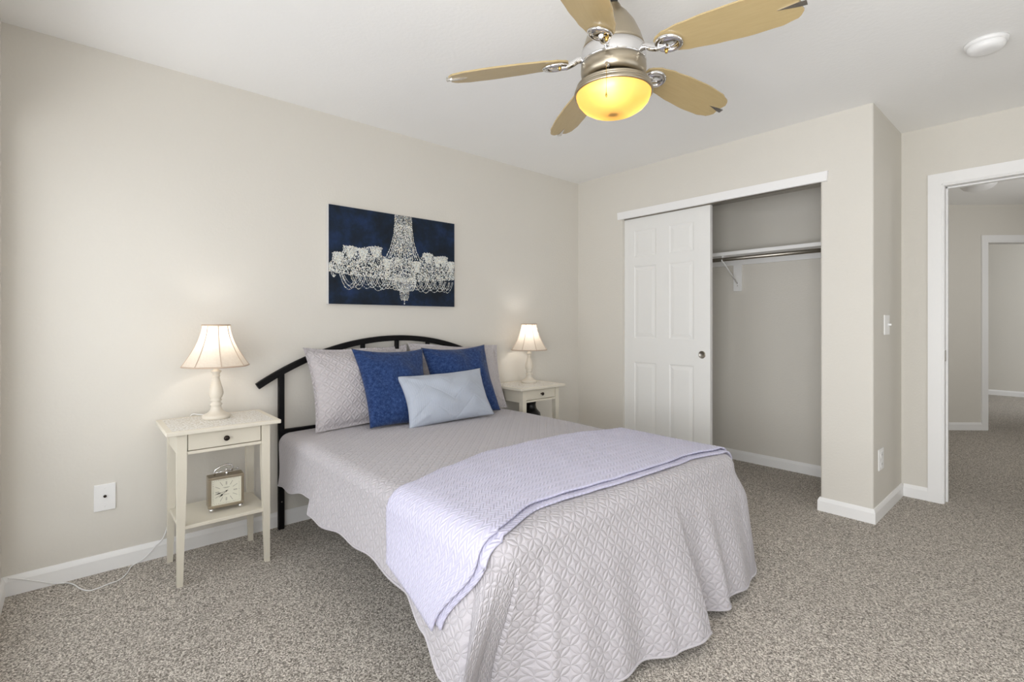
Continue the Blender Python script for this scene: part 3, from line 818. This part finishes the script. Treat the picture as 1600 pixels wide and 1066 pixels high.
m = MB(); m.tube([(-.036, -.045, CZ + CH), (-.036, -.045, CZ + CH + .016), (-.036, -.041, CZ + CH + .028), (-.036, -.020, CZ + CH + .040), (-.036, .010, CZ + CH + .047), (-.036, .026, CZ + CH + .042), (-.036, .030, CZ + CH + .026), (-.036, .028, CZ + CH + .012)], .0042, 10)
m.tube([(-.036, -.045, CZ + CH + .012), (-.036, .03, CZ + CH + .018)], .0035, 8)
m.build('handle', M['chrome'], ck)
m = MB(); m.lathe([(0, 0), (.008, 0), (.006, .006), (.004, .016), (.007, .022), (.006, .028), (0, .030)], 16, c=(-.036, .006, CZ + CH), cap=False); m.tube([(-.036, .006, CZ + CH + .014), (-.036, .052, CZ + CH + .020)], .0026, 8); m.sphere((-.036, .054, CZ + CH + .020), .005)
m.build('winding_post', M['chrome'], ck)

# dark vase on the corner nightstand's shelf
m = MB(); m.lathe([(0, 0), (.050, 0), (.056, .010), (.068, .06), (.076, .12), (.078, .17), (.072, .200), (.052, .222), (.042, .240), (.038, .262), (.041, .285), (.047, .298), (.044, .300), (.034, .28), (.030, .25), (0, .245)], 32, cap=False)
tag(m.build('vase', M['dark'], loc=(.205, -.797, .263)), 'black flared neck vase on the corner nightstand shelf', 'vase')

# ------------------------------------------------------------------ bed
YB = -1.872; BX0, BX1 = 0.085, 1.975; HWD = .745; ZB = .552
bed = thing('bed', 'double bed with a black metal arched headboard', 'bed', (0, YB, 0))
SQ = [(-1, -.7), (-.7, -1), (.7, -1), (1, -.7), (1, .7), (.7, 1), (-.7, 1), (-1, .7)]
hx = .045; R = 1.557; zc = 1.063 - R
def archz(y): return zc + math.sqrt(R * R - y * y)
m = MB(); P = []
for i in range(61):
    y = lerp(-.845, .845, i / 60)
    P.append((hx, y, archz(y)))
m.tube(P, .0185, prof=[(a * .95, b * .8) for a, b in SQ], up=(0, 0, 1)); m.build('headboard_arch', M['black'], bed)
for sy in (-1, 1):
    m = MB(); y = sy * .722; m.tube([(hx, y, 0.0), (hx, y, archz(y) - .008)], .0155, prof=SQ); po = m.build('post', M['black'], bed)
    m = MB(); m.lathe([(0, 0), (.0035, 0), (.003, .002), (0, .0028)], 10, cap=False); q = m.build('screw', M['steel'], po); q.rotation_euler = (0, PI / 2, 0); q.location = (hx + .0150, y, .155)
for k in range(-2, 3):
    m = MB(); y = k * .2365; m.tube([(hx, y, .545), (hx, y, archz(y) - .008)], .0125, prof=SQ); m.build('spindle', M['black'], bed)
m = MB(); m.tube([(hx, -.722, .545), (hx, .722, .545)], .0145, prof=SQ); m.build('headboard_rail', M['black'], bed)
for sy in (-1, 1):
    m = MB(); m.box((.06, sy * .66 - .015, .33), (1.85, sy * .66 + .015, .37), .003); m.build('side_rail', M['black'], bed)
for x in (1.76,):
    for sy in (-1, 1):
        m = MB(); m.box((x - .02, sy * .66 - .02, 0), (x + .02, sy * .66 + .02, .33), .003); m.build('foot_leg', M['black'], bed)
m = MB(); m.box((.078, -.70, .37), (1.92, .70, .515), .05, 4); m.build('mattress', M['mattress'], bed, smooth=True)

# drape profile shared by the bedspread and the throw ---------------------------------
NY, FY = YB - HWD, YB + HWD            # near and far top edges
ER = .055                              # rounding of the edge
def topz(x, y):
    e = min(1.0, abs(y - YB) / HWD)
    return ZB + .012 * (1 - e * e) + .004 * noise.noise(Vector((x * 3, y * 3, 1.3))) - .010 * sstep(.5, 0, x) 
RC = .085
def perim():
    """plan path head-near -> foot-near corner -> foot-far corner -> head-far, with normals and a side tag"""
    out = []
    n1, nc, n2 = 260, 90, 300
    for i in range(n1): out.append((lerp(BX0, BX1 - RC, i / n1), NY, 0, -1))
    for i in range(nc):
        a = -PI / 2 + (PI / 2) * i / nc; out.append((BX1 - RC + RC * math.cos(a), NY + RC + RC * math.sin(a), math.cos(a), math.sin(a)))
    for i in range(n2): out.append((BX1, lerp(NY + RC, FY - RC, i / n2), 1, 0))
    for i in range(nc):
        a = (PI / 2) * i / nc; out.append((BX1 - RC + RC * math.cos(a), FY - RC + RC * math.sin(a), math.cos(a), math.sin(a)))
    for i in range(n1 + 1): out.append((lerp(BX1 - RC, BX0, i / n1), FY, 0, 1))
    return out
def foldoff(x, y, nx, ny, d):
    """outward offset of the hanging cloth at drop d below the edge"""
    t = d / .53
    if ny < -.999:                                   # near side
        o = .030 * sstep(0, .26, d) + .010 * math.sin(x * 9.0 + .6) * t * 1.6 + .006 * math.sin(x * 21 + 2) * t + .022 * sstep(.63, .69, x) * sstep(0, .25, d)
        o += .020 * sstep(1.35, 1.95, x) * t
        o -= .030 * sstep(.40, .05, x) * sstep(0, .2, d)
    elif nx > .999:                                  # foot
        tab = [(-2.535, -.130), (-2.47, -.105), (-2.39, -.01), (-2.29, .045), (-2.24, .050), (-2.15, .075), (-2.05, .06), (-1.92, .115), (-1.80, .155), (-1.745, .150), (-1.69, .045), (-1.62, .05), (-1.52, .112), (-1.45, .075), (-1.34, .095), (-1.2, .060)]
        o = interp(tab, y) * sstep(-.05 + .07 * (y < -2.45), 1, t) + .022 * sstep(0, .25, t) * sstep(-2.53, -2.40, y)
    elif ny > .999:                                  # far side
        o = .035 * sstep(0, .28, d) + .012 * math.sin(x * 10) * t
    else:
        a = math.atan2(ny, nx)
        if ny < 0:                                   # foot-near corner: one deep outward pleat
            f = (a + PI / 2) / (PI / 2)
            o = .030 * sstep(0, .26, d) + (.020 + .055 * math.sin(PI * min(1, f * 1.15))) * t
            o = lerp(o, .022 * sstep(0, .25, t), sstep(.72, 1, f))
        else:
            f = a / (PI / 2)
            o = .060 * sstep(-.05, 1, t) * (1 - f) + .03 * f * t + .022 * sstep(0, .25, t) + .025 * math.sin(PI * f) * sstep(0, .3, t)
    return o
def droplen(x, y, nx, ny):
    if ny < -.999:
        return interp([(.05, .285), (.30, .262), (.64, .215), (.69, .272), (1.05, .252), (1.40, .245), (1.58, .260), (1.70, .325), (1.80, .42), (1.90, .50)], x) + .004 * math.sin(x * 23)
    if ny > .999: return .28
    z_ = .528 - .006 * math.sin(y * 17)
    if nx > .999: return z_
    if ny < 0: return lerp(.50, .520, sstep(0, 1, (math.atan2(ny, nx) + PI / 2) / (PI / 2)))
    a = math.atan2(ny, nx) / (PI / 2); return lerp(.528, .34, sstep(.2, 1, a))
def edgepoint(x, y, nx, ny, d, lift=0.0):
    """point on the sheet d below the shoulder of the edge (d<0: still on the shoulder curve)"""
    zt = topz(x, y) - ER
    if d > 0 and ny < 0 and 0 < nx < .9999:          # near foot corner: the spare cloth folds into one pleat, tucked in behind
        f = (math.atan2(ny, nx) + PI / 2) / (PI / 2); t = d / .5
        qx = interp([(0, BX1 - RC), (.30, 1.925), (.48, 1.900), (.70, 1.850), (1, 1.845)], f)
        qy = interp([(0, NY - foldoff(BX1 - RC, NY, 0, -1, .45)), (.30, NY - .105), (.48, NY - .050), (.70, NY + .02), (1, NY + RC)], f)
        k = sstep(-.05, .95, t)
        return Vector((lerp(x, qx, k) + nx * lift, lerp(y, qy, k) + ny * lift, zt - d))
    o = foldoff(x, y, nx, ny, d) if d > 0 else 0
    return Vector((x + nx * (o + lift), y + ny * (o + lift), zt - d))
path = perim(); NP = len(path)
def ring_top(p, k):
    x, y, nx, ny = p
    cx_ = min(x, 1.15); cy_ = YB
    ix, iy = x - nx * ER, y - ny * ER
    X, Y = lerp(cx_, ix, k), lerp(cy_, iy, k)
    return Vector((X, Y, topz(X, Y)))
rows = []; uvs = []
KT, KE, KS = 60, 8, 64
for k in range(KT + 1):
    rows.append([ring_top(p, k / KT) for p in path]); uvs.append([(v.x, v.y) for v in rows[-1]])
for k in range(1, KE + 1):
    a = (PI / 2) * k / KE; row = []; uvr = []
    for (x, y, nx, ny) in path:
        ix, iy = x - nx * ER, y - ny * ER
        row.append(Vector((ix + nx * ER * math.sin(a), iy + ny * ER * math.sin(a), topz(x, y) - ER + ER * math.cos(a)))); uvr.append((ix + nx * ER * a, iy + ny * ER * a))
    rows.append(row); uvs.append(uvr)
E0 = ER * PI / 2 - ER
for k in range(1, KS + 1):
    row = []; uvr = []
    for (x, y, nx, ny) in path:
        d = (droplen(x, y, nx, ny) - ER) * k / KS
        v = edgepoint(x, y, nx, ny, d)
        if k == KS: pass
        row.append(v); uvr.append((x + nx * (E0 + d), y + ny * (E0 + d)))
    rows.append(row); uvs.append(uvr)
m = MB()
V = [[m.bm.verts.new(v) for v in r_] for r_ in rows]
for a in range(len(rows) - 1):
    for i in range(NP - 1):
        f = m.bm.faces.new((V[a][i], V[a][i + 1], V[a + 1][i + 1], V[a + 1][i])); f.smooth = True
        for l, (p_, q_) in zip(f.loops, ((a, i), (a, i + 1), (a + 1, i + 1), (a + 1, i))): l[m.uvl].uv = uvs[p_][q_]
bs = m.build('bedspread', M['quilt'], weld=1e-5)
tag(bs, 'lilac grey quilted bedspread draped over the bed to the carpet', 'bedspread')
md = bs.modifiers.new('thickness', 'SOLIDIFY'); md.thickness = .007; md.offset = -1
hem = MB(); hem.tube([v + Vector((0, 0, .003)) for v in rows[-1]], .0042, 6); hem.build('hem', M['quilt'], bs)

# throw blanket over the foot end ------------------------------------------------------
def throw_sheet(lift, xh, xt, near, over):
    """p runs head edge -> foot edge, q runs near hem -> far edge"""
    NPp, NQ = 90, 220
    LT = near + (E0 + ER) + 2 * (HWD - ER) + over
    def fn(p, q):
        s = q * LT
        sh_ = near + E0 + ER
        def X(y, d):
            e = sstep(-.62, -.745, y - YB)
            foot = xt + .03 * math.sin((y - YB) * 4.1 + .8) * .8 + .075 * sstep(-.45, -.72, y - YB) + .055 * sstep(.40, .70, y - YB)
            head = xh(y)
            if d > 0: head += .10 * sstep(0, .22, d); foot -= .14 * sstep(-.02, .22, d)
            return lerp(head, foot, p)
        if s < near:
            d = near - s; d *= lerp(.88, 1.35, p)
            x = X(NY, d); xx = min(x, BX1 - .01)
            o = foldoff(min(x, BX1 - RC), NY, 0, -1, d)
            x_over = max(0, x - (BX1 - RC))
            return Vector((x, NY - o - lift - x_over * .0 + .25 * x_over * x_over * 4, topz(min(x, BX1 - .05), NY) - ER - d))
        if s < sh_:
            a = (1 - (s - near) / (sh_ - near)) * PI / 2
            x = X(NY, 0); 
            x_over = max(0, x - (BX1 - .07))
            return Vector((x, NY + ER - (ER + lift) * math.sin(a), topz(min(x, BX1 - .05), NY) - ER + (ER + lift) * math.cos(a) - x_over * .35))
        s2 = s - sh_
        y = NY + ER + s2
        yy = min(y, FY - ER)
        x = X(yy, 0)
        xo = max(0, x - (BX1 - ER)); 
        z = topz(x, yy) + lift - (xo * xo) / (2 * ER)
        if y > FY - ER:
            a = (y - (FY - ER)) / ER
            return Vector((x, FY - ER + (ER + lift) * math.sin(min(a, 1.5)), topz(x, FY) - ER + (ER + lift) * math.cos(min(a, 1.5)) - (xo * xo) / (2 * ER)))
        return Vector((x, y, z + .0035 * noise.noise(Vector((x * 9, y * 9, lift * 50)))))
    return fn, NPp, NQ, LT
def head_u(y):
    return interp([(-2.62, 1.40), (-2.55, 1.40), (-2.34, 1.335), (-2.07, 1.262), (-1.655, 1.262), (-1.10, 1.335)], y)
m = MB()
fnA, a_, b_, LT = throw_sheet(.022, head_u, 1.865, .165, .085)
fnB, _, _, LB = throw_sheet(.009, lambda y: head_u(y) + .012, 1.888, .160, .10)
m.grid(fnA, a_, b_, lambda p, q: (p * .55, q * LT)); m.grid(fnB, a_, b_, lambda p, q: (p * .55 + .01, q * LB))
tb = m.build('throw_blanket', M['throw']); tag(tb, 'lavender herringbone throw folded across the foot of the bed', 'blanket')
md = tb.modifiers.new('thickness', 'SOLIDIFY'); md.thickness = .007; md.offset = 0

# ------------------------------------------------------------------ pillows
def pillow(name, label, cat, mat, W, Hh, T, base, yaw, lean, roll, flange=0.0, pull=.06, wr=.012, seed=0, group=None, sag=0.0, ears=.03, taper=0.0, back=.6):
    """local x = face normal, y = width, z = height; base = middle of the bottom edge"""
    m = MB(); N = 56
    def surf(side):
        def fn(a, b):
            u, v = a * 2 - 1, b * 2 - 1
            y = W / 2 * u * (1 - pull * (1 - v * v) ) * (1 + ears * (u * u * v * v))
            z = Hh / 2 * v * (1 - pull * (1.1 if v > 0 else .15) * (1 - u * u)) * (1 + ears * (u * u * v * v))
            y *= 1 - taper * (1 - b)
            ue = max(0.0, 1 - abs(u) / (1 - flange)); ve = max(0.0, 1 - abs(v) / (1 - flange))
            th = math.sqrt(max(0, 1 - (1 - ue) ** 2.4) * max(0, 1 - (1 - ve) ** 2.4)) ** 1.15
            sx = T / 2 * th * (1.0 if side > 0 else back)
            nz = noise.noise(Vector((u * 2.2 + seed, v * 2.2, side * 3.0 + seed))) * wr * th * 1.6
            # radiating creases from the corners
            for cu in (-1, 1):
                for cv in (-1, 1):
                    dx, dz = u - cu, v - cv; rr = math.hypot(dx, dz); an = math.atan2(dz, dx)
                    nz += wr * .55 * math.sin(an * 9 + seed * 1.7 + cu) * math.exp(-((rr - .32) / .22) ** 2) * th
            x = side * (sx + nz)
            x += .012 * (1 - th) * math.sin(u * 5 + seed) * (flange > 0)
            zz = z - sag * th * (1 - v) * .5 * Hh
            return (x, y, zz + Hh / 2)
        return fn
    for side in (1, -1): m.grid(surf(side), N, N, lambda a, b: (a * W + side * .013, b * Hh))
    o = m.build(name, mat, weld=.0004)
    n0 = Vector((math.cos(yaw), math.sin(yaw), 0)); wv = Vector((-math.sin(yaw), math.cos(yaw), 0)); zv = Vector((0, 0, 1))
    h = zv * math.cos(lean) - n0 * math.sin(lean); n = n0 * math.cos(lean) + zv * math.sin(lean)
    w2 = wv * math.cos(roll) + h * math.sin(roll); h2 = h * math.cos(roll) - wv * math.sin(roll)
    o.matrix_world = Matrix(((n.x, w2.x, h2.x, base[0]), (n.y, w2.y, h2.y, base[1]), (n.z, w2.z, h2.z, base[2]), (0, 0, 0, 1)))
    return tag(o, label, cat, group)
rd = math.radians
pillow('pillow', 'lilac grey quilted pillow nearest the lamp with the clock', 'pillow', M['sham'], .68, .475, .20, (.235, -2.135, .566), rd(4), rd(20), 0, flange=.07, pull=.045, seed=1.0, group='quilted pillows against the headboard')
pillow('pillow', 'lilac grey quilted pillow mostly hidden behind the far blue cushion', 'pillow', M['sham'], .71, .470, .20, (.235, -1.455, .564), rd(-3), rd(20), rd(-3), flange=.07, pull=.045, seed=4.2, group='quilted pillows against the headboard')
pillow('cushion', 'square indigo cushion leaning on the near quilted pillow', 'cushion', M['blue'], .46, .475, .18, (.405, -2.03, .570), rd(-2), rd(26), rd(-2), pull=.075, wr=.014, seed=2.3, taper=.17, group='indigo cushions on the bed')
pillow('cushion', 'square indigo cushion tucked behind the pale blue lumbar cushion', 'cushion', M['blue'], .48, .47, .18, (.390, -1.530, .568), rd(-6), rd(24), rd(1), pull=.075, wr=.018, seed=6.1, group='indigo cushions on the bed')
pillow('lumbar_cushion', 'small pale blue ribbed lumbar cushion in front of the indigo ones', 'cushion', M['rib'], .59, .315, .17, (.530, -1.745, .572), rd(-3), rd(28), rd(1.5), pull=.055, wr=.016, seed=8.8)

# ------------------------------------------------------------------ ceiling fan
FX, FYc = 1.885, -1.980
fan = thing('ceiling_fan', 'ceiling fan with five maple blades and a lit amber bowl', 'ceiling fan', (FX, FYc, H))
def Z(z): return z - H
MB().lathe([(0, 0), (.068, 0), (.068, -.012), (.060, -.034), (.040, -.052), (.020, -.060), (0, -.060)], 40, cap=False).build('canopy', M['nickel'], fan)
MB().tube([(0, 0, -.055), (0, 0, Z(2.31))], .0165, 16).build('downrod', M['dark'], fan)
MB().lathe([(0, Z(2.335)), (.022, Z(2.335)), (.027, Z(2.327)), (.030, Z(2.318)), (.052, Z(2.295)), (.078, Z(2.258)), (.098, Z(2.214)), (.110, Z(2.178)), (.1135, Z(2.168)), (.109, Z(2.166)), (0, Z(2.166))], 56, cap=False).build('motor_housing', M['nickel'], fan)
MB().lathe([(0, Z(2.166)), (.108, Z(2.166)), (.1085, Z(2.163)), (.116, Z(2.161)), (.1185, Z(2.140)), (.1185, Z(2.118)), (.117, Z(2.111)), (0, Z(2.111))], 56, cap=False).build('chrome_band', M['chrome'], fan)
MB().lathe([(0, Z(2.1105)), (.113, Z(2.1105)), (.118, Z(2.108)), (.1185, Z(2.090)), (.116, Z(2.072)), (.108, Z(2.060)), (.100, Z(2.056)), (0, Z(2.056))], 56, cap=False).build('lower_housing', M['nickel'], fan)
MB().lathe([(0, Z(2.056)), (.075, Z(2.056)), (.075, Z(2.030)), (0, Z(2.030))], 40, cap=False).build('light_neck', M['knob'], fan)
MB().lathe([(.070, Z(2.036)), (.130, Z(2.036)), (.134, Z(2.034)), (.1345, Z(2.029)), (.1325, Z(2.0275)), (.137, Z(2.026)), (.1375, Z(2.021)), (.1355, Z(2.0195)), (.140, Z(2.018)), (.1425, Z(2.010)), (.1425, Z(2.004)), (.138, Z(2.001)), (.134, Z(2.003))], 64, cap=False).build('light_ring', M['nickel'], fan)
prof_b = [(.1355, Z(2.004)), (.134, Z(1.994)), (.127, Z(1.976)), (.112, Z(1.958)), (.090, Z(1.944)), (.062, Z(1.935)), (.030, Z(1.930)), (0, Z(1.929))]
bw = MB().lathe(prof_b, 64, cap=False).build('glass_bowl', M['bowl'], fan)
MB().lathe([(0, Z(1.945)), (.022, Z(1.940)), (.020, Z(1.934)), (0, Z(1.931))], 24, cap=False).build('bowl_nut', M['knob'], fan)
FAN_W = 1.2
for k in range(3):
    a = rd(60 + 120 * k)
    m = MB(); m.sphere((.072 * math.cos(a), .072 * math.sin(a), Z(1.992)), .018, sc=(1, 1, .8)); m.build('bulb', M['bulbwarm'], fan)
    l = bpy.data.lights.new('fan_glow', 'POINT'); l.energy = FAN_W / 3; l.color = (1.0, .82, .52); l.shadow_soft_size = .018
    lo = bpy.data.objects.new('fan_glow', l); COL.objects.link(lo); lo.parent = fan; lo.location = (.098 * math.cos(a), .098 * math.sin(a), Z(1.990))
# pull chain hangs on the camera side of the light neck
dirc = Vector((math.cos(rd(-62)), math.sin(rd(-62)), 0))
pcx, pcy = dirc.x * .149, dirc.y * .149
m = MB(); m.tube([(dirc.x * .10, dirc.y * .10, Z(2.052)), (dirc.x * .138, dirc.y * .138, Z(2.05)), (pcx, pcy, Z(2.042)), (pcx, pcy, Z(1.945))], .0009, 6); pc = m.build('pull_chain', M['brass'], fan)
m = MB(); m.lathe([(0, 0), (.003, .002), (.0035, .008), (.0022, .016), (0, .018)], 12, c=(pcx, pcy, Z(1.930)), cap=False); m.build('pendant', M['brass'], pc)
m = MB(); m.tube([(dirc.x * .098, dirc.y * .098, Z(2.052)), (dirc.x * .142, dirc.y * .142, Z(2.050))], .007, 10); m.build('switch_nub', M['chrome'], pc)

def blade_half(r_):
    return interp([(.165, .020), (.18, .036), (.21, .050), (.27, .062), (.36, .071), (.45, .075), (.54, .070), (.585, .058), (.602, .046), (.61, .030)], r_)
ZBL = Z(2.086); PITCH = rd(13)
def blade_part(name, mat, fan_angle, build):
    mb = MB(); build(mb); o = mb.build(name, mat, fan); o.rotation_euler = (0, 0, fan_angle); return o
bl_ang = [rd(151.7 + 72 * k) for k in range(5)]
DROOP = .094
def tilt(p):   # pitch about the radial axis; the blades sink a little towards their tips
    x, y, z = p; return (x, y * math.cos(PITCH) + z * math.sin(PITCH), ZBL + (.61 - x) * DROOP - y * math.sin(PITCH) + z * math.cos(PITCH))
def mk_blade(mb):
    rs = [lerp(.165, .61, i / 44) for i in range(45)]
    out = [(r_, blade_half(r_)) for r_ in rs] + [(.606, .012), (.590, 0.0), (.606, -.012)] + [(r_, -blade_half(r_)) for r_ in reversed(rs)]
    for zz in (-.003, .003): pass
    lo = [mb.bm.verts.new(tilt((a, b, -.003))) for a, b in out]; hi = [mb.bm.verts.new(tilt((a, b, .003))) for a, b in out]
    mb.bm.faces.new(lo); mb.bm.faces.new(hi)
    n = len(out)
    for i in range(n): mb.bm.faces.new((lo[i], lo[(i + 1) % n], hi[(i + 1) % n], hi[i]))
def mk_clip(mb):
    for s in (-1, 1):
        pts_ = [(.545, 0.0), (.600, .009), (.622, .010), (.622, -.010), (.600, -.009)]
        z0, z1 = (.003, .0055) if s > 0 else (-.0055, -.003)
        lo = [mb.bm.verts.new(tilt((a, b, z0))) for a, b in pts_]; hi = [mb.bm.verts.new(tilt((a, b, z1))) for a, b in pts_]
        mb.bm.faces.new(lo); mb.bm.faces.new(hi)
        for i in range(5): mb.bm.faces.new((lo[i], lo[(i + 1) % 5], hi[(i + 1) % 5], hi[i]))
    q = [(.605, -.010), (.622, -.010), (.622, .010), (.605, .010)]
    lo = [mb.bm.verts.new(tilt((a, b, -.003))) for a, b in q]; hi = [mb.bm.verts.new(tilt((a, b, .003))) for a, b in q]
    mb.bm.faces.new(lo); mb.bm.faces.new(hi)
    for i in range(4): mb.bm.faces.new((lo[i], lo[(i + 1) % 4], hi[(i + 1) % 4], hi[i]))
def mk_arm(mb):
    mb.tube(smooth([(.112, 0, Z(2.138)), (.132, 0, Z(2.134)), (.152, 0, Z(2.121)), (.176, 0, Z(2.112)), (.205, 0, Z(2.112))], 6), [.0125] * 6 + [.012] * 6 + [.0115] * 6 + [.010] * 6 + [.008], 14)
    ring = [tilt((.213 + .040 * math.cos(2 * PI * i / 36), .034 * math.sin(2 * PI * i / 36), -.0085)) for i in range(36)]
    mb.tube(ring, .0085, 12, closed=True, up=(0, 0, 1))
    c = tilt((.213, 0, -.006)); mb.sphere(c, 1.0, sc=(.036, .030, .007))
def mk_thumb(mb):
    c = tilt((.196, .020, -.012)); mb.lathe([(0, -.016), (.004, -.015), (.006, -.008), (.0075, 0), (0, .002)], 12, c=c, cap=False)
for k, a in enumerate(bl_ang):
    bo = blade_part('blade', M['blade'], a, mk_blade)
    mb = MB(); mk_clip(mb); mb.build('tip_clip', M['chrome'], bo)
    ao = blade_part('blade_arm', M['chrome'], a, mk_arm)
    mb = MB(); mk_thumb(mb); mb.build('thumb_screw', M['brass'], ao)
